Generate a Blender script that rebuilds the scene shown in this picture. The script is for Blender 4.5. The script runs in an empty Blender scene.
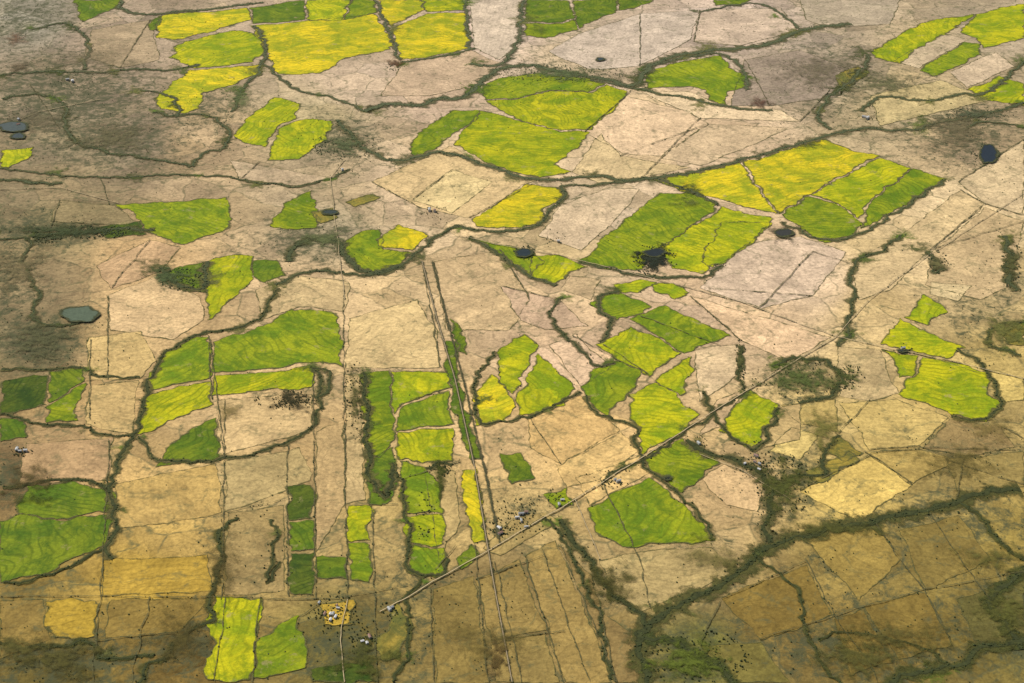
import bpy, math, random
import numpy as np
from mathutils import Vector, noise as mnoise
random.seed(7); rng=np.random.default_rng(11)
scene=bpy.context.scene
# ------------------------------------------------------------ survey frame
H=4000.0; TH=math.radians(30.0); HF=math.radians(36.0); F=512/math.tan(HF/2)
CT,ST=math.cos(TH),math.sin(TH)
def g(u,v):
    px=(u-512)/F; py=(341.5-v)/F
    t=H/(ST-py*CT)
    return (t*px, t*(CT+py*ST))
def mpp(v):
    py=(341.5-v)/F
    return H/(ST-py*CT)/F
def inv(x,y):
    d=y*CT+H*ST
    return 512+F*x/d, 341.5-F*(y*ST-H*CT)/d
def lin(c):
    c=np.asarray(c,float)/255.
    return np.where(c<=0.04045,c/12.92,((c+0.055)/1.055)**2.4)
# ------------------------------------------------------------ soil colour survey
S="""30,20,148,138,118;30,80,146,128,102;100,90,136,118,95;100,50,164,142,118;60,140,138,122,93;140,140,134,117,93;200,150,173,147,110
60,220,122,110,76;60,190,146,126,93;40,280,152,131,96;140,260,188,155,110;150,300,190,158,114;40,340,116,104,74;120,340,186,156,108
100,400,180,149,100;60,450,176,145,100;15,475,108,88,56;160,490,188,155,98;170,540,180,149,84;150,578,184,150,60;50,620,130,108,52
130,640,122,101,50;60,672,94,82,38;180,660,106,86,42;250,490,170,146,98;260,550,152,129,80;250,420,190,160,114;300,450,184,153,104
380,330,202,172,126;300,290,186,158,119;400,300,192,164,120;330,230,150,134,104;400,185,190,164,130;470,180,200,173,130;350,80,188,164,136
430,90,191,164,136;340,180,166,144,110;500,20,191,168,148;500,300,198,168,130;560,360,199,168,134;560,430,204,169,112;600,460,204,169,112
520,520,164,140,90;520,600,146,122,72;600,640,138,116,68;440,640,130,110,60;640,570,160,136,88;700,560,162,138,94;720,490,192,161,114
700,300,199,169,134;760,320,204,173,134;760,270,201,172,140;820,280,206,178,144;640,130,210,181,140;720,130,206,177,142;650,40,182,160,136
720,20,186,164,144;820,70,152,135,114;880,110,170,150,114;930,100,180,157,118;960,140,160,137,105;960,200,204,178,136;930,250,200,174,132
870,240,196,170,124;870,310,190,163,114;1000,290,178,154,108;860,370,182,156,106;830,420,182,156,98;900,430,184,157,94;960,450,142,120,72
1000,370,188,162,98;860,490,210,180,102;940,490,148,127,74;850,560,146,124,66;930,560,134,115,60;1000,540,146,125,64;780,620,130,107,54
870,640,122,101,48;950,620,126,107,52;1010,620,98,90,44;700,650,94,92,44;320,120,170,152,114;600,210,192,168,136;560,240,180,156,114
340,640,108,97,48;400,500,170,145,90;500,440,194,162,112;270,20,174,152,124;580,60,182,160,130;1010,20,164,146,119"""
SP=np.array([[float(q) for q in s.split(',')] for s in S.replace('\n',';').split(';')])
SC=np.array([lin(r) for r in SP[:,2:5]])
def soil(u,v):
    u=np.atleast_1d(np.asarray(u,float)); v=np.atleast_1d(np.asarray(v,float))
    d=(u[:,None]-SP[None,:,0])**2+((v[:,None]-SP[None,:,1])*1.3)**2+150
    w=d**-1.7
    return (w@SC)/w.sum(1)[:,None]
SCR=[(70,100,110,60,1),(110,140,90,35,.95),(40,230,60,25,1),(40,340,60,30,.95),(820,80,60,40,.95),(960,130,70,40,.9),(700,660,60,40,.95),
(860,640,170,60,.9),(1010,620,50,60,1),(960,450,60,30,.95),(940,520,120,30,.85),(60,660,120,40,.9),(190,640,60,40,.9),(310,240,60,30,.85),(460,640,90,60,.7),
(790,480,50,45,.95),(340,140,50,30,.8),(800,380,40,30,.85),(340,650,60,40,.9),(560,80,60,30,.7),(20,20,60,30,.85),(240,540,40,50,.75),(530,510,40,30,.65),(420,590,60,40,.7),(980,300,50,60,.7),(290,400,30,16,.95),
(0,480,40,30,.9),(600,590,60,30,.6),(200,110,60,30,.75),(900,90,60,20,.7),(440,470,20,40,.7),(0,280,50,60,.85),(200,20,60,20,.5),(700,560,50,30,.5),(860,560,80,30,.7),(740,20,90,20,.5)]
def scrub(u,v):
    r=np.zeros(np.shape(u))
    for a,b,c,d,s in SCR: r=np.maximum(r,s*np.exp(-(((u-a)/c)**2+((v-b)/d)**2)*1.0))
    return r
# ------------------------------------------------------------ nodes
class N:
    def __init__(s,name):
        s.m=bpy.data.materials.new(name); s.m.use_nodes=True; s.t=s.m.node_tree; s.t.nodes.clear()
        s.pos=s.n('ShaderNodeNewGeometry').outputs['Position']
    def n(s,t,**k):
        x=s.t.nodes.new(t)
        for a,b in k.items(): setattr(x,a,b)
        return x
    def set(s,inp,val):
        if isinstance(val,bpy.types.NodeSocket): s.t.links.new(val,inp)
        else: inp.default_value=val
    def math(s,op,a,b=0.0,clamp=False):
        x=s.n('ShaderNodeMath',operation=op,use_clamp=clamp); s.set(x.inputs[0],a); s.set(x.inputs[1],b); return x.outputs[0]
    def noise(s,scale,detail=2.0,rough=.5,vec=None,out='Fac',dist=0.0):
        x=s.n('ShaderNodeTexNoise'); s.set(x.inputs['Vector'],vec if vec is not None else s.pos)
        x.inputs['Scale'].default_value=scale; x.inputs['Detail'].default_value=detail; x.inputs['Roughness'].default_value=rough; x.inputs['Distortion'].default_value=dist
        return x.outputs[0 if out=='Fac' else 1]
    def rng(s,v,a,b,c,d):
        x=s.n('ShaderNodeMapRange'); s.set(x.inputs[0],v)
        for i,q in enumerate((a,b,c,d)): s.set(x.inputs[i+1],q)
        return x.outputs[0]
    def mix(s,f,a,b,mode='MIX'):
        x=s.n('ShaderNodeMix',data_type='RGBA',blend_type=mode); s.set(x.inputs[0],f)
        for i,q in ((6,a),(7,b)):
            s.set(x.inputs[i],q if isinstance(q,bpy.types.NodeSocket) else (*q,1) if len(q)==3 else q)
        return x.outputs[2]
    def mul(s,c,f):
        x=s.n('ShaderNodeVectorMath',operation='SCALE'); s.set(x.inputs[0],c); s.set(x.inputs['Scale'],f); return x.outputs[0]
    def vadd(s,a,b):
        x=s.n('ShaderNodeVectorMath',operation='ADD'); s.set(x.inputs[0],a); s.set(x.inputs[1],b); return x.outputs[0]
    def cells(s,scale,warp,wscale):
        vo=s.n('ShaderNodeTexVoronoi',feature='F1',voronoi_dimensions='2D'); s.set(vo.inputs['Vector'],s.vadd(s.pos,s.mul(s.noise(wscale,3,.6,out='C'),warp)))
        vo.inputs['Scale'].default_value=scale; sp=s.n('ShaderNodeSeparateColor'); s.set(sp.inputs[0],vo.outputs['Color']); return sp.outputs[0],sp.outputs[1]
    def contour(s,scale,levels,w,angle,spacing,detail=1.0,off=0.0,vec=None):
        rt=s.n('ShaderNodeVectorRotate',rotation_type='Z_AXIS'); s.set(rt.inputs['Vector'],s.pos); s.set(rt.inputs['Angle'],angle)
        sx=s.n('ShaderNodeSeparateXYZ'); s.set(sx.inputs[0],rt.outputs[0])
        m=s.math('ADD',s.math('ADD',s.math('MULTIPLY',s.noise(scale,detail,.5,vec),levels),off),s.math('DIVIDE',sx.outputs[0],spacing))
        fr=s.math('FRACT',m)
        d=s.math('MULTIPLY',s.math('ABSOLUTE',s.math('SUBTRACT',fr,.5)),2.0)
        line=s.rng(d,1-w,1-w*.3,0,1)
        wn=s.n('ShaderNodeTexWhiteNoise',noise_dimensions='1D'); s.set(wn.inputs['W'],s.math('FLOOR',m))
        return line,wn.outputs[0]
    def out(s,col,rough=.95,bump=None,dist=1.0,alpha=None):
        b=s.n('ShaderNodeBsdfPrincipled'); s.set(b.inputs['Base Color'],col); b.inputs['Roughness'].default_value=rough
        b.inputs['Specular IOR Level'].default_value=.15
        if alpha is not None: s.set(b.inputs['Alpha'],alpha)
        if bump is not None:
            k=s.n('ShaderNodeBump'); k.inputs['Strength'].default_value=.7; k.inputs['Distance'].default_value=dist
            s.set(k.inputs['Height'],bump); s.t.links.new(k.outputs[0],b.inputs['Normal'])
        o=s.n('ShaderNodeOutputMaterial'); s.t.links.new(b.outputs[0],o.inputs[0]); return s.m
def drains(k,c,amt=.75):
    r=k.math('ABSOLUTE',k.math('SUBTRACT',k.noise(.0017,5,.56),.5))
    dr=k.math('MULTIPLY',k.rng(r,.002,.015,1,0),k.rng(k.noise(.016,4,.75),.40,.58,.0,amt))
    c=k.mix(dr,c,(.10,.10,.042))
    r2=k.math('ABSOLUTE',k.math('SUBTRACT',k.noise(.0031,4,.55,vec=k.vadd(k.pos,(900,300,50))),.5))
    return k.mul(c,k.rng(r2,.002,.016,.85,1))
def ground_mat():
    k=N('dry_ground')
    at=k.n('ShaderNodeAttribute',attribute_name='soil').outputs['Color']
    sc=k.n('ShaderNodeAttribute',attribute_name='scrub').outputs['Fac']
    wv=k.mul(k.noise(.0022,3,.55,out='C'),260.)
    vec=k.vadd(k.pos,wv)
    vo=k.n('ShaderNodeTexVoronoi',feature='F1',voronoi_dimensions='2D'); k.set(vo.inputs['Vector'],vec); vo.inputs['Scale'].default_value=.0033; vo.inputs['Randomness'].default_value=.85
    sp=k.n('ShaderNodeSeparateColor'); k.set(sp.inputs[0],vo.outputs['Color'])
    ve=k.n('ShaderNodeTexVoronoi',feature='DISTANCE_TO_EDGE',voronoi_dimensions='2D'); k.set(ve.inputs['Vector'],vec); ve.inputs['Scale'].default_value=.0033; ve.inputs['Randomness'].default_value=.85
    c=k.mul(at,k.rng(sp.outputs[0],0,1,.80,1.22))
    c=k.mix(k.math('MULTIPLY',sp.outputs[1],.35),c,k.mix(1.0,c,(1.0,.96,.76),'MULTIPLY'))
    line,band=k.contour(.0035,9,.3,k.math('MULTIPLY',sp.outputs[2],3.1),60.,2)
    c=k.mul(c,k.rng(band,0,1,.95,1.05))
    c=k.mul(c,k.rng(k.math('MULTIPLY',line,k.noise(.004,2)),.1,.6,1,.82))
    c=k.mul(c,k.rng(k.noise(.05,5,.74),.28,.72,.64,1.36))
    c=k.mul(c,k.rng(k.noise(.006,7,.72),.3,.7,.68,1.24))
    edge=k.math('MULTIPLY',k.rng(ve.outputs['Distance'],.006,.03,1,0),k.rng(k.noise(.01,4,.7),.4,.58,.08,.7))
    c=k.mix(edge,c,(.10,.095,.042))
    c=drains(k,c)
    thr=k.rng(sc,0,1,.68,.425)
    mot=k.math('SUBTRACT',k.noise(.015,9,.80,dist=.4),thr)
    c=k.mix(k.rng(mot,-.03,.09,0,.9),c,(.068,.071,.032))
    return k.out(c,bump=k.noise(.05,4,.6),dist=5)
def crop_mat():
    k=N('flooded_crop'); oi=k.n('ShaderNodeObjectInfo'); c=oi.outputs['Color']
    off=k.math('MULTIPLY',oi.outputs['Random'],3.0)
    vec=k.vadd(k.pos,k.mul(k.noise(.012,2,.5,out='C'),40.))
    line,band=k.contour(.0036,8,.42,k.math('MULTIPLY',oi.outputs['Random'],9.0),37.,1.5,off,vec)
    green=k.mix(1.,c,(.52,.66,.80),'MULTIPLY'); yel=k.mix(1.,c,(1.24,1.06,1.0),'MULTIPLY')
    v1,v2=k.cells(.0075,130.,.006)
    f=k.math('ADD',k.rng(k.noise(.0045,6,.70,dist=.8,vec=k.vadd(k.pos,(0,0,77))),.36,.62,0,1),k.math('ADD',k.math('MULTIPLY',k.math('SUBTRACT',band,.5),.3),k.math('MULTIPLY',k.math('SUBTRACT',v1,.5),.5)),True)
    c1=k.mix(f,green,yel)
    c1=k.mul(c1,k.rng(band,0,1,.94,1.06))
    c1=k.mul(c1,k.rng(k.noise(.06,5,.74),.28,.72,.68,1.30))
    c1=k.mix(k.math('MULTIPLY',line,k.rng(k.noise(.007,3),.35,.62,.10,.66)),c1,k.mix(1.,c,(.38,.44,.55),'MULTIPLY'))
    c1=k.mix(k.rng(k.noise(.008,8,.78,dist=.5),.50,.62,0,.8),c1,k.mix(1.,c,(.36,.48,.7),'MULTIPLY'))
    c1=k.mix(k.rng(k.noise(.011,7,.75,vec=k.vadd(k.pos,(500,0,9))),.59,.68,0,.7),c1,(.29,.23,.10))
    return k.out(c1,bump=k.noise(.12,3,.6),dist=2)
def pad_mat():
    k=N('dry_paddock'); oi=k.n('ShaderNodeObjectInfo'); c=oi.outputs['Color']; off=k.math('MULTIPLY',oi.outputs['Random'],5.0)
    line,band=k.contour(.0034,9,.3,k.math('MULTIPLY',oi.outputs['Random'],9.0),58.,2.0,off)
    v1,v2=k.cells(.006,160.,.005); c=k.mul(c,k.rng(v1,0,1,.90,1.09))
    c=k.mul(c,k.rng(band,0,1,.96,1.04))
    c=k.mul(c,k.rng(k.math('MULTIPLY',line,k.noise(.006,2)),.1,.6,1,.82))
    mp=k.n('ShaderNodeVectorRotate',rotation_type='Z_AXIS'); k.set(mp.inputs['Vector'],k.pos); k.set(mp.inputs['Angle'],k.math('MULTIPLY',oi.outputs['Random'],3.14))
    st=k.n('ShaderNodeVectorMath',operation='MULTIPLY'); k.set(st.inputs[0],mp.outputs[0]); st.inputs[1].default_value=(.045,.0025,0)
    c=k.mul(c,k.rng(k.noise(1,3,.6,vec=st.outputs[0]),.3,.7,.90,1.1))
    c=k.mul(c,k.rng(k.noise(.055,5,.74),.28,.72,.66,1.34))
    c=k.mul(c,k.rng(k.noise(.006,7,.72),.3,.7,.68,1.22))
    c=drains(k,c,.5)
    c=k.mix(k.rng(k.noise(.015,9,.80,dist=.4),.55,.67,0,.8),c,(.09,.09,.04))
    return k.out(c,bump=k.noise(.06,4,.6),dist=3)
def veg_mat(name,lo,hi,feather=False):
    k=N(name); c=k.mix(k.rng(k.noise(.06,3,.7),.3,.7,0,1),lo,hi)
    oi=k.n('ShaderNodeObjectInfo'); c=k.mix(1.,c,oi.outputs['Color'],'MULTIPLY'); al=None
    if feather:
        e=k.n('ShaderNodeAttribute',attribute_name='e').outputs['Fac']
        q=k.math('ADD',k.math('SUBTRACT',1.,e),k.math('MULTIPLY',k.math('SUBTRACT',k.noise(.021,8,.8,dist=.5),.55),3.2))
        al=k.math('MULTIPLY',k.rng(q,.15,.75,0,1),k.rng(e,.8,1.,oi.outputs['Alpha'],0))
        return k.out(c,alpha=al)
    return k.out(c,bump=k.noise(.3,3),dist=1)
def flat_mat(name,rough=.9,amp=.15):
    k=N(name); oi=k.n('ShaderNodeObjectInfo'); return k.out(k.mul(oi.outputs['Color'],k.rng(k.noise(.08,4,.7),.3,.7,1-amp,1+amp)),rough)
MG,MC,MP=ground_mat(),crop_mat(),pad_mat()
MT=veg_mat('tree_foliage',(.022,.031,.011),(.064,.078,.027))
MF=veg_mat('ragged_grassland',(.6,.6,.6),(1.3,1.25,1.1),True)
MR=flat_mat('gravel'); MW=flat_mat('pond_water',.35,.25); MB=flat_mat('building_skin',.6,.06)
# ------------------------------------------------------------ geometry helpers
def mesh(name,vs,fs,mat,color=(1,1,1,1),parent=None,e=None):
    me=bpy.data.meshes.new(name); me.from_pydata(vs,[],fs); me.update(); me.materials.append(mat)
    if e is not None:
        a=me.attributes.new('e','FLOAT','POINT'); a.data.foreach_set('value',np.asarray(e,np.float32))
    ob=bpy.data.objects.new(name,me); ob.color=color; scene.collection.objects.link(ob)
    if parent: ob.parent=parent
    return ob
def wob(x,y,a,L,seed=0.):
    n=mnoise.noise(Vector((x/L,y/L,seed))); m=mnoise.noise(Vector((x/L,y/L,seed+31.7)))
    n2=mnoise.noise(Vector((x/L*3.1,y/L*3.1,seed+5))); m2=mnoise.noise(Vector((x/L*3.1,y/L*3.1,seed+9)))
    return x+a*(n+.4*n2), y+a*(m+.4*m2)
def resample(pts,step,closed=False):
    out=[]; n=len(pts)
    for i in range(n if closed else n-1):
        a=pts[i]; b=pts[(i+1)%n]; L=math.dist(a,b); k=max(1,int(L/step))
        out+=[(a[0]+(b[0]-a[0])*j/k,a[1]+(b[1]-a[1])*j/k) for j in range(k)]
    if not closed: out.append(pts[-1])
    return out
def smooth(pts,it=2):
    for _ in range(it):
        q=[pts[0]]
        for a,b in zip(pts[:-1],pts[1:]):
            q+=[(.75*a[0]+.25*b[0],.75*a[1]+.25*b[1]),(.25*a[0]+.75*b[0],.25*a[1]+.75*b[1])]
        q.append(pts[-1]); pts=q
    return pts
zc=[.3]
def poly(name,px,mat,col,amp=14.):
    w=[g(*p) for p in px]; w=resample(w,14,True); w=[wob(x,y,amp,120.) for x,y in w]; w=[wob(x,y,amp*.4,38.,3) for x,y in w]
    zc[0]+=.012
    area=sum(a[0]*b[1]-b[0]*a[1] for a,b in zip(w,w[1:]+w[:1]))
    if area<0: w=w[::-1]
    mesh(name,[(x,y,zc[0]) for x,y in w],[list(range(len(w)))],mat,(*col,1)); return w
def strip(pts,width,z,jit=.0,seed=0.,core=0.,span=1):
    vs=[];fs=[]; n=len(pts)
    for i,(x,y) in enumerate(pts):
        a=pts[max(0,i-span)]; b=pts[min(n-1,i+span)]; dx,dy=b[0]-a[0],b[1]-a[1]; L=math.hypot(dx,dy) or 1
        nx,ny=-dy/L,dx/L
        w1=width*.5*(1+jit*2.0*mnoise.noise(Vector((x/60,y/60,seed)))); w2=width*.5*(1+jit*2.0*mnoise.noise(Vector((x/60,y/60,seed+7))))
        w1=max(w1,.05*width); w2=max(w2,.05*width)
        vs+=[(x+nx*w1,y+ny*w1,z),(x,y,z),(x-nx*w2,y-ny*w2,z)]
        if i: fs+=[(3*i-3,3*i-2,3*i+1,3*i),(3*i-2,3*i-1,3*i+2,3*i+1)]
    return vs,fs,[1,core,1]*n
t_=(1+5**.5)/2
IV=np.array([(-1,t_,0),(1,t_,0),(-1,-t_,0),(1,-t_,0),(0,-1,t_),(0,1,t_),(0,-1,-t_),(0,1,-t_),(t_,0,-1),(t_,0,1),(-t_,0,-1),(-t_,0,1)],float); IV/=np.linalg.norm(IV[0])
IF=[(0,11,5),(0,5,1),(0,1,7),(0,7,10),(0,10,11),(1,5,9),(5,11,4),(11,10,2),(10,7,6),(7,1,8),(3,9,4),(3,4,2),(3,2,6),(3,6,8),(3,8,9),(4,9,5),(2,4,11),(6,2,10),(8,6,7),(9,8,1)]
TV=np.array([(.12,0,-1.3),(-.06,.1,-1.3),(-.06,-.1,-1.3),(.05,0,-.3),(-.03,.04,-.3),(-.03,-.04,-.3)])
TF=[(12,13,16),(12,16,15),(13,14,17),(13,17,16),(14,12,15),(14,15,17)]
BV=np.vstack([IV*[1,1,.75],TV*[1,1,.8]]); BF=np.array(IF+TF)
def trees(name,P,R,color=(1,1,1,1)):
    P=np.asarray(P,float); R=np.asarray(R,float); n=len(P)
    if n==0: return
    V=np.repeat(BV[None],n,0).copy()
    V[:,:12]*=rng.uniform(.62,1.35,(n,12,1))
    a=rng.uniform(0,6.28,n); c,s=np.cos(a)[:,None],np.sin(a)[:,None]
    x=V[:,:,0]*c-V[:,:,1]*s; y=V[:,:,0]*s+V[:,:,1]*c
    V[:,:,0]=x*R[:,None]+P[:,0:1]; V[:,:,1]=y*R[:,None]+P[:,1:2]; V[:,:,2]=(V[:,:,2]+1.0)*R[:,None]*.85+.3
    Fc=(BF[None]+(np.arange(n)*18)[:,None,None]).reshape(-1,3)
    me=bpy.data.meshes.new(name); me.vertices.add(n*18); me.vertices.foreach_set('co',V.reshape(-1))
    me.loops.add(len(Fc)*3); me.loops.foreach_set('vertex_index',Fc.reshape(-1).astype(np.int32))
    me.polygons.add(len(Fc)); me.polygons.foreach_set('loop_start',np.arange(0,len(Fc)*3,3,dtype=np.int32))
    me.update(calc_edges=True); me.materials.append(MT)
    ob=bpy.data.objects.new(name,me); ob.color=color; scene.collection.objects.link(ob)
def along(w,width,dens,gate=None,seed=0.):
    P=[];R=[]
    w=resample(w,6)
    for x,y in w:
        k=dens*6
        q=mnoise.noise(Vector((x/70,y/70,seed)))
        if gate is not None and q<gate: continue
        k*=.5+1.6*max(0,q-(gate or -.5))
        k=int(k)+(random.random()<k-int(k))
        for _ in range(k):
            P.append((x+random.gauss(0,width*.32),y+random.gauss(0,width*.32))); R.append(random.uniform(1.8,3.8)+3.0*random.random()**3)
    return P,R
def hazecol(v):  # distance haze painted into vegetation colour: paler and bluer farther off
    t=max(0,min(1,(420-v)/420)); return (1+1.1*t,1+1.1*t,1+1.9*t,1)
# ------------------------------------------------------------ ground
gx=np.concatenate([[-160000,-60000,-25000,-12000],np.linspace(-7000,7000,260),[12000,25000,60000,160000]])
gy=np.concatenate([[-60000,-20000,-4000,1000],np.linspace(3000,15500,260),[20000,32000,70000,160000,300000]])
X,Y=np.meshgrid(gx,gy); nx,ny=len(gx),len(gy)
vs=np.stack([X.ravel(),Y.ravel(),np.zeros(X.size)],1)
ix=(np.arange(ny-1)[:,None]*nx+np.arange(nx-1)[None]).ravel()
gr=mesh('ground',vs.tolist(),np.stack([ix,ix+1,ix+1+nx,ix+nx],1).tolist(),MG)
U,V_=inv(np.clip(vs[:,0],-7000,7000),np.clip(vs[:,1],3000,15500)); U=np.clip(U,-250,1270); V_=np.clip(V_,-120,820)
col=soil(U,V_); ca=gr.data.color_attributes.new('soil','FLOAT_COLOR','POINT'); ca.data.foreach_set('color',np.hstack([col,np.ones((len(col),1))]).ravel())
fa=gr.data.attributes.new('scrub','FLOAT','POINT'); fa.data.foreach_set('value',(.35+.65*scrub(U,V_)).astype(np.float32))
# ------------------------------------------------------------ fields
COL={'Y':(186,174,30),'B':(158,162,22),'G':(124,138,24),'M':(98,116,26),'D':(72,88,26),'O':(128,118,50),'S':(168,138,50)}
GREEN="""M 75,0 122,0 118,8 100,14 82,22 78,12
Y 157,20 168,14 205,12 248,8 250,20 205,33 175,40 157,38
B 175,46 190,40 238,30 258,34 265,50 252,62 225,66 195,68 172,58
Y 155,98 170,85 190,70 225,68 262,64 263,72 235,84 204,92 198,108 185,113 160,108
Y 252,26 300,22 375,14 385,30 395,42 390,50 345,58 330,70 300,75 278,73 262,45
M 250,8 305,0 305,20 254,24
B 307,0 350,0 342,20 308,21
G 352,0 374,0 378,12 344,20
Y 378,0 420,0 424,10 390,26 382,14
B 421,0 464,0 466,10 426,12
Y 392,28 428,14 467,13 470,48 430,57 400,60 396,42
M 527,0 568,0 575,18 560,22 524,22
G 524,24 562,23 576,20 577,30 545,38 526,36
M 572,0 618,0 616,12 600,18 578,28
M 618,0 655,0 635,8 620,10
G 645,72 690,60 722,55 728,66 748,78 745,88 728,92 725,105 710,100 706,90 690,86 648,88
M 712,0 752,0 740,6 715,5
B 870,52 905,32 930,20 975,15 945,33 915,50 900,64 875,58
B 960,32 975,16 1000,8 1024,4 1024,38 985,48 975,38
G 918,70 966,42 980,44 978,55 935,76
B 968,90 1000,76 1024,84 1024,106 985,100
B 0,150 20,149 34,147 30,158 8,167 0,168
B 233,135 255,112 275,98 300,104 296,118 276,128 265,148 243,143
B 278,130 298,120 312,118 332,122 326,140 300,160 268,160
G 482,85 500,78 540,73 562,77 590,79 604,84 586,92 548,90 520,98 484,100
B 484,101 520,99 550,91 588,93 606,85 628,92 615,108 590,130 560,130 520,120
G 410,143 425,128 450,112 480,110 478,118 455,132 438,148 412,158
B 460,135 480,111 525,122 560,131 590,132 575,150 555,164 572,172 540,178 510,172 480,160 455,145
Y 475,220 500,203 525,183 565,190 565,198 545,208 540,222 520,228 480,227
Y 648,178 700,172 740,163 776,214 740,205 700,195 680,190
Y 742,162 760,160 800,145 820,138 850,150 877,156 820,188 778,214
G 580,260 640,208 660,194 690,192 718,205 690,228 660,250 640,268 610,270
B 660,248 722,208 776,220 758,236 722,262 704,274 672,268
B 722,222 774,224 752,242 716,268 700,262
G 782,214 810,196 840,205 862,224 850,236 822,242 800,228
B 812,194 880,158 912,168 870,200 858,218 840,204
G 914,168 946,180 905,205 862,230 870,202
G 115,205 170,202 225,198 232,215 228,230 200,238 180,245 150,232 135,215
G 270,225 283,203 310,192 318,210 315,228 290,230
G 340,245 360,232 380,230 384,250 410,252 400,264 370,275 355,268
Y 378,240 400,225 428,236 410,250 384,248
B 205,262 225,255 250,257 253,280 225,305 210,320 206,295
M 252,262 275,260 285,275 265,282 253,276
G 475,240 500,245 530,250 545,262 530,275 500,258
B 530,256 560,256 590,266 572,272 556,284 532,276
G 590,302 615,291 652,306 640,316 614,320
B 612,286 640,280 655,282 640,292 618,292
B 650,284 672,284 688,292 676,298 655,292
G 632,320 665,306 710,326 730,336 704,346 682,352
B 598,344 630,327 654,336 680,352 650,376 620,362
B 656,380 690,356 696,370 680,396 662,388
B 630,396 655,382 697,414 682,432 640,456 640,432 633,420
G 580,386 605,362 620,362 642,374 628,396 604,416 588,400
B 496,352 512,340 526,335 538,350 522,375 514,394 500,382
B 516,400 540,355 576,388 562,405 540,415 520,416
Y 475,395 490,375 508,388 515,404 505,421 478,426
B 720,430 750,388 776,406 762,440 750,450
B 880,344 902,318 920,330 946,340 965,348 945,358 910,350
B 905,318 926,294 946,312 926,326
B 880,350 920,357 912,376 902,378 892,362
B 912,378 924,358 960,364 985,372 988,394 1002,404 985,422 950,415 925,404 896,396
G 156,364 175,346 195,336 208,336 211,378 150,390 148,384
G 212,342 270,325 290,308 340,314 342,366 315,362 212,374
B 214,377 314,366 312,388 270,391 214,396
B 150,394 211,382 211,404 170,422 150,432 138,434 140,410
M 216,420 220,458 190,463 160,466 166,450 188,430
D 0,384 40,374 48,376 46,404 0,414
M 50,372 86,368 84,382 50,402
G 48,405 84,384 78,402 74,421 46,423
M 0,420 22,418 28,437 0,442
M 18,504 27,487 80,483 112,492 114,508 70,518 20,514
M 0,522 22,514 66,520 114,512 108,542 75,558 40,576 0,582
G 361,374 390,371 394,440 380,458 366,456
B 392,371 446,372 447,388 410,400 394,414
G 395,418 412,402 448,391 451,424 396,430
B 397,432 451,427 451,462 424,464 398,458
M 366,460 394,446 395,500 380,508 368,500
G 399,461 424,468 440,482 442,514 404,512
B 404,515 442,516 446,545 406,542
G 408,544 446,548 445,575 411,573
M 447,340 456,345 460,388 482,458 470,460 454,410 446,372
D 288,486 313,484 314,518 288,520
M 288,522 314,520 314,548 288,552
D 289,556 315,552 315,596 289,592
B 348,506 370,505 370,540 348,542
G 348,544 370,543 370,582 350,580
M 317,556 346,556 346,580 318,580
Y 461,471 475,469 487,540 472,543
M 500,456 520,453 530,480 512,483
G 545,494 568,489 573,504 556,508
G 588,508 622,490 648,478 660,486 682,504 714,540 690,545 655,546 620,548 600,536
G 642,458 682,440 698,450 718,462 682,494 662,480
B 211,598 262,598 257,640 248,680 208,680
G 258,640 300,616 303,668 270,678 252,678
D 310,668 370,662 376,683 312,683
M 168,270 204,262 206,292 184,290
D 98,229 140,222 146,234 108,239
O 836,76 856,66 870,72 850,86 838,88
O 1000,332 1024,322 1024,346 1006,344
O 346,202 372,194 382,198 356,208
O 312,212 334,208 336,220 318,224
O 806,472 850,452 862,460 816,484
M 452,318 462,330 466,356 454,350
M 150,20 162,16 158,30 148,30
S 44,602 98,602 96,638 50,640
S 322,602 350,600 352,624 326,626
O 378,640 404,600 410,640 398,660 380,662
O 836,436 862,452 846,462 828,452
M 456,560 470,545 478,552 462,570"""
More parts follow.
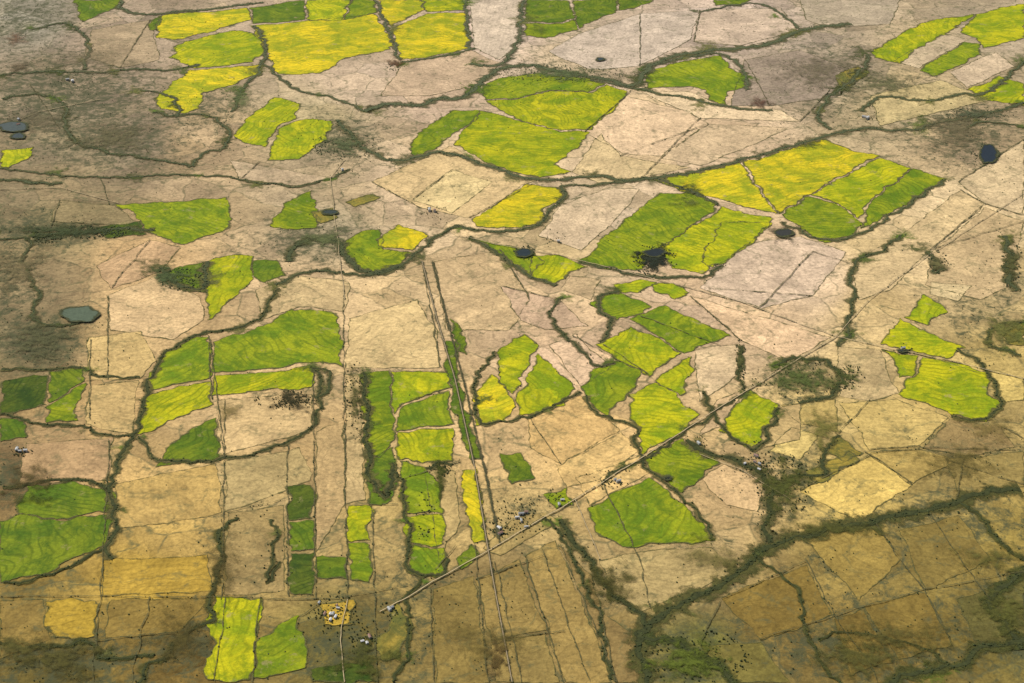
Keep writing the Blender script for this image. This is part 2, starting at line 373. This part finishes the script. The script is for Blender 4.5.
PAD="""585,132,626,96,690,112,708,124,660,156,622,154 1.05
708,124,790,128,740,150,700,166,660,158 .98
572,172,600,134,620,156,690,168,640,178,600,184 1.08
372,182,450,146,480,162,540,180,522,184,498,204,470,218,420,208 1.0
412,200,452,170,492,182,452,213 1.12
893,61,944,33,968,40,918,68 1.2
950,72,995,52,1014,66,968,88 1.25
768,452,792,427,818,436,800,460 1.35
800,492,872,455,910,486,858,522 1.05
700,480,722,464,765,480,758,512,726,505 1.08
550,346,574,334,612,368,580,386 1.0
528,416,580,396,620,430,560,464,530,448 1.0
556,466,622,432,636,452,600,480,566,488 1.03
577,478,640,456,650,472,622,488,588,505 1.1
350,318,416,300,436,330,440,368,345,368 .94
110,600,206,600,180,632,104,640 .95
0,600,42,600,48,640,0,660 1.0
105,560,205,556,214,592,100,596 .92
116,484,216,463,222,512,190,520,112,530 1.0
226,462,300,448,312,480,226,512 .92
228,514,284,505,284,590,224,596 .9
218,400,312,394,312,430,218,456 1.0
90,386,138,380,132,436,84,424 .98
25,444,112,438,108,480,20,484 .96
345,374,360,374,364,500,345,504 .95
316,432,343,420,345,504,316,552 1.0
434,262,500,250,530,300,510,330,446,330 1.0
500,286,560,300,588,326,545,330,520,320 .95
600,280,590,300,560,290,570,276 .95
690,296,830,338,790,362,740,340 1.02
695,350,740,344,735,376,700,402 1.04
610,188,640,190,612,225,580,250,540,236,560,205 1.0
745,244,800,236,846,252,812,296,760,308,700,288 .97
850,264,900,236,960,190,985,205,930,250,890,290,858,300 1.03
958,182,1024,140,1024,215,985,204 1.05
932,252,985,208,1024,222,1010,286,980,300,925,285 1.02
838,346,878,350,898,394,870,402,838,396 1.0
840,404,896,400,948,418,920,446,870,450 1.02
924,448,950,420,1000,426,1015,448,964,456 .98
930,282,972,286,958,302,930,294 1.1
780,406,835,400,838,432,800,424 .95
806,540,876,524,900,560,858,600 1.0
900,530,960,516,990,560,925,590 .95
862,606,925,592,952,645,900,660 1.0
720,598,806,566,834,616,760,640 1.0
700,645,760,642,790,683,736,683 .95
836,620,862,608,892,662,850,676 .95
955,600,1024,575,1024,650,975,640 1.05
476,580,520,560,545,630,490,640 .95
432,590,474,576,488,683,436,683 1.1
524,556,556,540,612,683,566,683 1.02
490,644,546,634,560,683,494,683 .93
560,545,590,575,600,610,640,640,645,683,616,683 .93
600,560,640,552,712,548,735,572,700,588,640,612,612,590 1.02
482,548,512,520,545,512,560,520,500,556 .95
455,470,460,520,440,560,424,470 1.0
96,266,150,240,180,248,160,272,110,290 1.0
108,296,160,274,200,298,205,320,170,340,110,330 1.0
256,290,300,276,350,282,345,312,300,306,262,320 1.0
92,30,150,20,160,60,120,68,84,56 1.0
405,62,470,50,500,64,480,84,430,96,380,96 1.04
470,0,522,0,520,45,500,60,474,48 1.03
578,34,640,14,700,10,690,40,640,66,590,70,548,52 1.0
700,10,780,8,800,30,740,46,694,42 1.05
745,60,800,50,850,70,840,96,770,106,730,106 .92
640,92,690,92,726,108,780,110,800,122,700,118 1.0
870,96,940,80,990,100,940,112,880,126 1.02
800,0,900,0,890,24,830,28,806,20 1.0
905,350,955,362,1024,378,1024,400,1004,402,988,376 1.0
230,160,330,178,300,186,240,180 1.05
60,200,115,206,140,226,110,225,50,222 .95
88,338,140,332,156,360,140,378,90,380 1.0
716,400,746,388,724,424,700,436 1.05
800,404,778,408,764,448,800,440 .85
945,460,1024,452,1024,486,960,496 .85
865,452,924,450,956,462,912,484 1.0"""
margins=[]
for ln in PAD.split('\n'):
    a,f=ln.split(' '); q=[float(z) for z in a.split(',')]; P=list(zip(q[::2],q[1::2])); f=float(f)
    cu=sum(p[0] for p in P)/len(P); cv=sum(p[1] for p in P)/len(P)
    c=soil(cu,cv)[0]*f*random.uniform(.92,1.15); c=c*np.array([1,random.uniform(.97,1.04),random.uniform(.84,1.08)])
    w=poly('dry_paddock',P,MP,np.clip(c,0,.8)); margins.append((w,cv,.35))
for ln in GREEN.split('\n'):
    q=ln.split(' '); P=[tuple(float(z) for z in p.split(',')) for p in q[1:]]
    cv=sum(p[1] for p in P)/len(P); cu=sum(p[0] for p in P)/len(P)
    c=lin(COL[q[0]])*random.uniform(1.0,1.14)
    w=poly('rice_field' if q[0] not in 'DOS' else 'pasture_field',P,MC if q[0]!='S' else MP,c,26.); margins.append((w,cv,.75))
vs=[];fs=[];es=[];TP=[];TR=[]
for i,(w,cv,d) in enumerate(margins):
    wd=(2.6 if d<.5 else 5.0)*mpp(cv)**.8
    a,b,e=strip(resample(w+w[:1],14),wd,2.2+.004*i,.8,cv,.15); o=len(vs); vs+=a; es+=e; fs+=[tuple(i+o for i in q) for q in b]
    p,r=along(w+w[:1],wd*.6,.006 if d<.5 else .026,.05,cv); TP+=p; TR+=r
mesh('field_bank',vs,fs,MF,(.115,.112,.042,.88),None,es); trees('hedgerow_shrubs',TP,np.array(TR)*.72,(1.5,1.5,1.4,1))
# ------------------------------------------------------------ creeks, fences, roads
CREEK="""8 1024,490 985,492 960,500 930,512 900,515 850,525 810,535 772,545 755,562 735,578 710,590 670,610 645,630 638,655 650,683 655,720
6 770,545 765,520 778,498 768,480 745,464 705,452 690,440
4 775,490 800,472 826,480 822,452 840,436
5 560,520 578,548 598,572 604,592 632,604 645,628
3 543,516 556,530 575,560 590,592 606,640 610,683
6 1040,560 1004,580 985,606 1010,625 1024,650
6 1030,640 985,650 950,668 910,672 880,690
3 958,502 985,520 1000,545 1024,560
5 640,640 672,640 700,655 738,683
4 136,700 145,672 160,655 190,634 215,620 208,600 224,568 216,530 240,518
3 0,645 40,650 90,640 100,660 150,655
3.5 275,290 264,318 240,328 195,335 160,357 147,385 138,432 120,455 110,485 116,520 108,560
3 138,438 158,462 216,460 250,457 280,446 312,432 322,405 315,370
2.5 0,416 40,427 74,423 112,436 138,434
3.5 275,285 310,268 350,277 386,276 412,258 432,240 458,226
3.5 455,226 490,232 520,232 542,224 550,208 568,196 560,186
4 338,120 360,148 392,162 412,160 440,150 470,160 510,174 545,182 590,176 640,182 690,173 760,156 830,134 870,127 905,132 940,122 975,116 1024,104
5.5 366,112 385,102 415,108 440,97 465,99 484,80 500,68 530,64 570,74 600,78 636,90 642,72 668,56 720,50 770,46 800,30 850,24
3 470,64 500,68 520,44 520,10 524,0
3 590,80 640,90 700,100 726,108 770,110
2.5 0,75 50,71 100,74 140,68 172,72 200,64
3 122,0 118,10 150,16 168,12 210,10 262,2
2.5 155,112 175,118 205,112 232,130 228,150 205,150 192,166
2 0,168 60,176 120,178 210,174 262,183 300,188 332,178 350,170
5 160,268 180,288 205,292 206,262
5 285,262 300,240 340,238 345,262 372,278 400,266
3.5 905,235 880,252 856,260 848,280 856,300 845,320 852,335 836,346
2.5 740,345 736,374 746,390 728,404 690,430 655,455 600,480
3 586,396 600,418 632,424 638,452 652,474 690,500 714,540
2.5 560,296 548,318 572,344 600,370 618,362
2.5 495,352 478,372 474,396 478,426 500,424 520,418 545,416 576,392
3 1024,322 992,326 986,346 1024,356
3 960,350 984,364 1004,400 985,424 950,418
2.5 945,180 905,206 862,234 822,244 780,222
3 580,262 620,272 668,278 706,278 720,266
3.5 60,184 0,180
4 36,236 95,232 130,228 150,232
3 560,185 600,186 650,176 690,190 720,206
3 870,55 860,76 830,96 815,118 830,130
3 640,70 690,56 724,52 745,70 748,90
3 1024,62 985,98 960,92 930,104 880,94 860,112
4 365,372 368,420 366,456 380,510 396,470
3 395,462 408,516 408,574 445,578 447,560
3 424,466 440,462 452,464
3 0,488 20,488 30,482 80,480 114,492
2.5 0,584 40,580 76,562 108,548
3 700,390 716,424 752,452 764,446 778,408
4 770,366 800,356 840,366 840,396 800,404
2.5 0,368 30,372 86,366 100,378 140,376
3 312,368 330,372 330,392 316,398
3 926,254 938,262 930,276 946,268
5 1004,236 1014,256 1004,274 1020,292
2 735,345 742,360 736,375
2.5 420,580 404,600 412,640 400,683
2.5 280,560 262,590 280,540 270,520
2 1024,128 985,120 960,130
3 470,236 500,256 530,276 556,286
3 618,292 590,304 614,322 600,342
2.5 232,112 240,90 262,70 268,48 256,26
2 400,60 392,40 384,20 375,0
2 470,50 466,10 464,-10
2.5 400,62 440,58 475,48
2.5 0,100 40,92 70,104 60,130 90,150 140,158 190,166
2 30,30 70,20 90,40 84,70
2.5 0,240 36,236 20,260 40,290 30,320 60,330 90,320
2 140,90 175,96 180,118
2 262,60 290,90 330,96 366,112
2 700,12 760,0 790,20 800,30
2 820,640 870,630 930,650 950,668
2 760,560 800,590 806,640 840,683"""
FENCE="""225,400 222,600|313,370 316,600|343,300 347,600|372,505 377,683|287,446 288,596|475,545 488,683|-20,597 110,597 210,598 330,600|345,371 446,372
224,456 218,400 210,340|110,440 100,600 92,683|495,562 522,683|524,556 566,690|541,548 590,683|560,545 618,683|806,560 834,616 870,665 880,690
876,524 900,560 925,592 952,645|700,645 720,600 806,562|760,640 834,616 925,590 1024,572|930,514 960,560 990,600|430,585 434,683|408,586 330,600 300,616
422,262 434,330 440,368|434,262 448,330|410,400 448,390|600,480 640,560|640,560 650,610|912,484 865,452|870,400 838,434|920,446 870,450
800,490 872,454 924,448 1015,450|346,505 398,505|226,512 288,500|345,440 366,436|240,180 262,160|100,178 110,205|530,300 500,250
700,288 812,296|760,308 812,252|812,252 850,264|930,250 1024,222|985,204 930,250|985,204 1024,216|958,182 1024,140|960,190 985,204
700,118 640,180|620,156 708,124|470,218 540,180|372,182 420,208|412,200 452,170|640,316 720,346|650,376 604,345|572,336 620,362
500,286 560,300|690,296 740,340|150,240 110,290|108,296 108,380|90,340 90,420|60,200 48,236|208,336 212,400
585,132 626,96|626,96 640,80|800,122 830,90|745,60 770,106|640,14 640,66|700,10 694,42|150,20 120,68
30,84 60,130|476,580 545,556|490,640 566,632|616,683 600,610|456,545 436,570|400,480 460,462|528,416 560,464
180,632 92,642|150,598 130,683|226,598 214,683|260,598 252,683|945,460 1024,486|964,456 956,500|1000,426 1024,440"""
ROAD="""1.0 380,612 408,598 432,583 500,545 575,500 640,460 720,408 790,365 835,338
.7 458,236 500,246 560,256 640,276 740,302 835,337 905,352 960,364 1030,381
.5 835,338 870,300 920,262 1030,190
.5 345,160 330,178 345,300
.6 700,455 740,470 790,500
.5 0,190 60,188 118,204
.7 347,600 340,640 345,683
.6 575,500 600,560
.6 0,128 40,112 100,100"""
RAIL="""422,262 437,320 455,380 475,470 492,575 512,683
432,262 447,320 463,380 484,468 500,545"""
def pp(s): return [tuple(float(z) for z in p.split(',')) for p in s.split()]
def ell(cu,cv,a,b,n=40,j=.5):
    return [(cu+a*math.cos(t)*(1+j*mnoise.noise(Vector((math.cos(t)*1.6,math.sin(t)*1.6,cu)))),cv+b*math.sin(t)*(1+j*mnoise.noise(Vector((math.cos(t)*1.6,math.sin(t)*1.6,cu))))) for t in np.linspace(0,2*math.pi,n,endpoint=False)]
def blotch(name,cu,cv,a,b,col,al,z):
    E=[g(*p) for p in ell(cu,cv,a,b,48,.9)]; c=g(cu,cv); vs=[(c[0],c[1],z)]; es=[.1]; fs=[]; n=len(E)
    for k,f in enumerate((.4,.7,1.0)):
        vs+=[(c[0]+(x-c[0])*f,c[1]+(y-c[1])*f,z) for x,y in E]; es+=[.1+.9*f]*n
    for j in range(n): fs.append((0,1+j,1+(j+1)%n))
    for k in range(2):
        for j in range(n): fs.append((1+k*n+j,1+(k+1)*n+j,1+(k+1)*n+(j+1)%n,1+k*n+(j+1)%n))
    mesh(name,vs,fs,MF,(*(lin(col)),al),None,es)
WIDE={0:5.6,1:5.,4:3.5,5:5.5,6:5.5,8:6.5,9:4.,3:4.2}
ci=0; bz=7.
for ln in CREEK.split('\n'):
    h,rest=ln.split(' ',1); P=pp(rest); cv=sum(p[1] for p in P)/len(P); cu=sum(p[0] for p in P)/len(P); wd=float(h)*mpp(cv)*.8
    w=smooth([g(*p) for p in P],2); w=resample(w,14); w=[wob(x,y,30.,110.) for x,y in w]; w=[wob(x,y,11.,34.,4) for x,y in w]
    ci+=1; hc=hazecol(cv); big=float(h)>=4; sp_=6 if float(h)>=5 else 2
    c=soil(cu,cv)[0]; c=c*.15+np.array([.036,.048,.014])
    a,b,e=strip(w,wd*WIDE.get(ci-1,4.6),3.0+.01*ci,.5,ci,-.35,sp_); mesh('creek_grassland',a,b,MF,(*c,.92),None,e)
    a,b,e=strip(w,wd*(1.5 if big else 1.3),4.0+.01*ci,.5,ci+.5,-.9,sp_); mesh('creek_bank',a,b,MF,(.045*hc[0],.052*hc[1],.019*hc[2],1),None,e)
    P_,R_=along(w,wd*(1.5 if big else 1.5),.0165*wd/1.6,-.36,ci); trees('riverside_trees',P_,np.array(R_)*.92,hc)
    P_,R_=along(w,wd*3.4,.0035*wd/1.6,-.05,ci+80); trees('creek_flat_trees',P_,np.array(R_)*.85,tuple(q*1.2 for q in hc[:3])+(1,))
    for (x,y) in w[::28]:
        if random.random()<.5:
            u_,v_=inv(x,y); s_=random.uniform(.6,1.4)*(4+float(h)*1.6); bz+=.01
            blotch('creek_meadow',u_+random.gauss(0,3),v_+random.gauss(0,2),s_*1.7,s_*.8,random.choice([(84,98,44),(74,82,42),(104,106,56),(92,114,40)]),.8,bz-4.2)
vs=[];fs=[];es=[];TP=[];TR=[]; i=0
for s in FENCE.replace('\n','|').split('|'):
    P=pp(s); i+=1; cv=sum(p[1] for p in P)/len(P); w=resample([g(*p) for p in P],14); w=[wob(x,y,9.,95.) for x,y in w]
    a,b,e=strip(w,3.2*mpp(cv)**.8,5.2+.01*i,.6,i); o=len(vs); vs+=a; es+=e; fs+=[tuple(j+o for j in q) for q in b]
    p,r=along(w,4,.04,-.05,i); TP+=p;TR+=r
mesh('fence_line_grass',vs,fs,MF,(.10,.094,.042,.88),None,es); trees('windbreak_trees',TP,np.array(TR)*.8,(1.3,1.3,1.4,1))
for i,ln in enumerate(ROAD.split('\n')):
    h,rest=ln.split(' ',1); P=pp(rest); cv=sum(p[1] for p in P)/len(P); w=resample([g(*p) for p in P],25); w=[wob(x,y,6.,140.) for x,y in w]; wd=float(h)*mpp(cv)
    a,b,e=strip(w,wd*4,6+.02*i,.5,i); mesh('road_verge',a,b,MF,(.12,.108,.05,.8),None,e)
    a,b,e=strip(w,wd*.75,6.4+.02*i,.12,i); mesh('gravel_road',a,b,MR,(*lin((188,166,128)),1))
    for sx in (-1,1):
        p,r=along([ (x+wd*1.3*sx,y) for x,y in w],5,.02,-.02,i+50); trees('roadside_trees',p,np.array(r)*.85,(1.3,1.3,1.3,1))
for i,ln in enumerate(RAIL.split('\n')):
    P=pp(ln); w=resample([g(*p) for p in P],25)
    a,b,e=strip(w,24,6.2+.02*i,.4,i); mesh('railway_embankment',a,b,MF,(.07,.068,.032,1),None,e)
    if i==0: a,b,e=strip(w,3.5,6.7,.05,i); mesh('railway_line',a,b,MR,(*lin((150,132,104)),1))
    p,r=along(w,9,.05,-.1,i+70); trees('railway_shrubs',p,np.array(r)*.8,(1.2,1.2,1.2,1))
# ------------------------------------------------------------ groves, marshes and ponds
B="""800,380,50,26,78,88,44,1;690,664,60,34,84,94,34,1;785,490,34,44,76,80,36,.9;292,402,38,14,50,48,28,1;560,74,64,10,88,98,62,.9;70,232,90,11,62,70,42,1
325,240,44,14,92,98,62,.9;1000,330,32,26,100,100,52,.9;222,570,22,60,88,78,42,.6;440,480,12,26,60,66,24,.9;604,585,34,26,76,74,36,.8;1010,612,36,46,86,86,40,.9;885,85,46,16,98,98,66,.8
165,278,30,16,74,86,52,.9;240,100,16,20,92,102,62,.8;395,64,12,8,88,64,44,1;822,430,24,34,104,102,50,.8;960,462,70,24,98,88,46,.7;360,662,46,24,74,76,32,.9;497,655,22,36,84,66,38,.9;785,234,20,12,84,76,54,1
655,260,22,18,44,50,38,1;655,260,20,17,44,50,38,1;655,260,18,15,44,50,38,1;526,254,14,8,54,60,36,1;345,146,36,16,84,92,60,.9;40,120,60,18,108,100,76,.7;120,140,70,22,104,98,70,.7;40,340,60,34,86,86,58,.85;30,480,34,28,84,74,42,.8;820,70,60,26,108,100,78,.7;960,130,50,26,106,98,72,.7
180,640,50,40,82,74,38,.7;60,660,90,34,78,74,36,.9;760,104,16,6,92,66,52,.9;975,115,34,7,80,86,62,1;1012,265,10,26,78,78,44,1;355,400,10,36,66,70,32,.9;740,362,6,22,80,82,46,1;938,264,12,14,96,92,58,1;990,560,50,26,90,88,42,.7
620,590,30,30,76,74,36,.6;850,378,20,14,74,82,40,.9;20,68,20,10,96,84,62,.8;540,30,16,10,90,98,50,.5;230,412,20,14,110,98,56,.6
900,640,120,30,90,84,42,.7;30,500,40,12,60,68,26,.6;700,540,20,10,110,116,40,.6;690,204,30,8,92,98,50,.6;15,40,16,8,110,86,66,.8;20,270,50,40,112,102,72,.7;100,60,80,20,120,110,84,.5;860,660,90,24,84,82,40,.8;20,650,50,30,84,80,40,.8;480,640,80,30,110,98,52,.5;990,430,40,24,120,106,60,.6;720,560,60,22,104,98,54,.6;840,530,90,14,84,84,40,.7"""
for i,s in enumerate(B.replace('\n',';').split(';')):
    q=[float(z) for z in s.split(',')]; blotch('marsh_grassland',*q[:4],q[4:7],q[7],7+.02*i)
for cu,cv,a,b,d in [(655,260,18,14,.3),(95,232,26,6,.9),(45,238,14,5,.7),(525,253,9,6,.5),(286,400,26,8,.6),(784,486,22,26,.25),(850,378,16,10,.4),(345,146,28,12,.3),(1012,265,9,20,.4),(110,232,14,5,.7),
 (395,66,8,4,.6),(700,660,40,24,.12),(440,470,10,8,.5),(425,520,8,24,.15),(975,115,28,5,.5),(560,74,56,7,.4),(182,280,18,9,.5),(355,400,10,32,.2),(938,262,8,10,.4),(740,362,5,18,.4),(985,156,12,11,.3),(800,380,40,18,.12)]:
    n=int(a*b*d*2.4); th=rng.uniform(0,6.283,n); r=rng.uniform(0,1,n)**.6*1.25; Q=[]
    for r_,t in zip(r,th):
        x,y=g(cu+a*r_*math.cos(t),cv+b*r_*math.sin(t))
        if mnoise.noise(Vector((x/80,y/80,8)))>-.15: Q.append((x,y))
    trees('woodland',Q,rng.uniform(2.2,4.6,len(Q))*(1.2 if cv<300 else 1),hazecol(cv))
for cu,cv,a,b,c in [(988,155,9,10,(38,44,48)),(80,315,18,8,(82,92,70)),(14,128,15,5,(72,78,70)),(655,254,10,4,(40,44,42)),(18,137,7,3,(62,68,62)),(524,254,8,4,(42,50,50)),(784,234,9,4,(56,54,46)),(668,480,3,1.6,(50,56,52)),(600,60,4,1.5,(56,62,60)),(902,352,4,1.6,(50,54,50)),(330,213,7,2.6,(56,62,54))]:
    w=[g(*p) for p in ell(cu,cv,a,b,40,.25)]; w=resample(w,12,True); w=[wob(x,y,8,60) for x,y in w]; mesh('farm_pond',[(x,y,8.8) for x,y in w],[list(range(len(w)))],MW,(*lin(c),1))
    w=w+w[:1]; A,Bq,e=strip(w,34,9.2,.4,cu); mesh('pond_reed_bank',A,Bq,MF,(.062,.068,.032,1),None,e)
# ------------------------------------------------------------ scattered paddock trees
n=140000; x=rng.uniform(-5200,5200,n); y=rng.uniform(3900,13500,n); u,v=inv(x,y)
cl=np.array([mnoise.noise(Vector((a/90,b/90,3.3))) for a,b in zip(x,y)])
pr=np.clip(scrub(u,v)*1.1*(cl>-.05)*(.3+1.8*np.clip(cl,0,1)),0,1)+.012
m=rng.uniform(0,1,n)<pr*.55
trees('scattered_paddock_trees',np.stack([x[m],y[m]],1),rng.uniform(1.4,4.0,m.sum()),(1.5,1.5,1.7,1))
# ------------------------------------------------------------ farm buildings
def house(x,y,L,W,h,ang,roof,wall=(.5,.48,.42),name='farm_shed'):
    e=bpy.data.objects.new(name,None); scene.collection.objects.link(e); e.location=(x,y,7); e.rotation_euler[2]=ang
    a,b=L/2,W/2; r=h+W*.28
    mesh('walls',[(-a,-b,-6),(a,-b,-6),(a,b,-6),(-a,b,-6),(-a,-b,h),(a,-b,h),(a,b,h),(-a,b,h),(-a,0,r-.2),(a,0,r-.2)],[(0,1,5,4),(1,2,6,9,5),(2,3,7,6),(3,0,4,8,7)],MB,(*wall,1),e)
    o=.8; mesh('roof',[(-a-o,-b-o,h-.2),(a+o,-b-o,h-.2),(a+o,0,r),(-a-o,0,r),(a+o,b+o,h-.2),(-a-o,b+o,h-.2)],[(0,1,2,3),(3,2,4,5)],MB,(*roof,1),e)
    mesh('door',[(-2,-b-.1,-6),(2,-b-.1,-6),(2,-b-.1,h*.5),(-2,-b-.1,h*.5)],[(0,1,2,3)],MB,(.08,.07,.06,1),e)
for cu,cv,n,sp in [(336,614,8,16),(520,518,5,16),(757,463,5,12),(20,452,3,5),(16,122,2,8),(432,214,2,8),(365,640,3,10),(610,482,2,8),(500,530,3,8),(700,440,1,6),(868,122,2,8),(345,172,1,8),(560,500,2,7),(905,352,1,6),(70,80,2,8),(392,612,2,8),(556,240,1,8)]:
    ang=random.uniform(0,1.5)
    for _ in range(n):
        X_,Y_=g(cu+random.gauss(0,sp*.5),cv+random.gauss(0,sp*.35)); sc=mpp(cv)/4
        roof=random.choice([(.45,.44,.41),(.34,.34,.32),(.55,.53,.5),(.26,.15,.11),(.3,.3,.3)])
        house(X_,Y_,random.uniform(9,22)*sc,random.uniform(6,10)*sc,random.uniform(3,5)*sc,ang+random.choice([0,1.57]),roof,name=random.choice(['farm_shed','farmhouse','barn']))
    Q=[g(cu+random.gauss(0,sp*.9),cv+random.gauss(0,sp*.6)) for _ in range(n*18)]; trees('farmyard_trees',Q,rng.uniform(2.2,4.4,len(Q)))
# ------------------------------------------------------------ camera, light
cam=bpy.data.cameras.new('Camera'); cam.sensor_width=36; cam.lens=18/math.tan(HF/2); cam.clip_start=10; cam.clip_end=400000
co=bpy.data.objects.new('Camera',cam); co.location=(0,0,H); co.rotation_euler=(math.radians(90)-TH,0,0); scene.collection.objects.link(co); scene.camera=co
EL,AZ=math.radians(52),math.radians(-55)
sun=bpy.data.lights.new('sun','SUN'); sun.energy=4.9; sun.angle=math.radians(.5); sun.color=(1,.96,.885)
so=bpy.data.objects.new('sun',sun); scene.collection.objects.link(so)
d=Vector((math.sin(AZ)*math.cos(EL),math.cos(AZ)*math.cos(EL),math.sin(EL))); so.rotation_euler=d.to_track_quat('Z','Y').to_euler()
wd=bpy.data.worlds.new('World'); scene.world=wd; wd.use_nodes=True; nt=wd.node_tree; bg=nt.nodes['Background']
sk=nt.nodes.new('ShaderNodeTexSky'); sk.sky_type='NISHITA'; sk.sun_disc=False; sk.sun_elevation=EL; sk.sun_rotation=AZ; nt.links.new(sk.outputs[0],bg.inputs[0]); bg.inputs[1].default_value=.08
scene.view_settings.view_transform='Standard'; scene.view_settings.look='None'; scene.view_settings.exposure=0
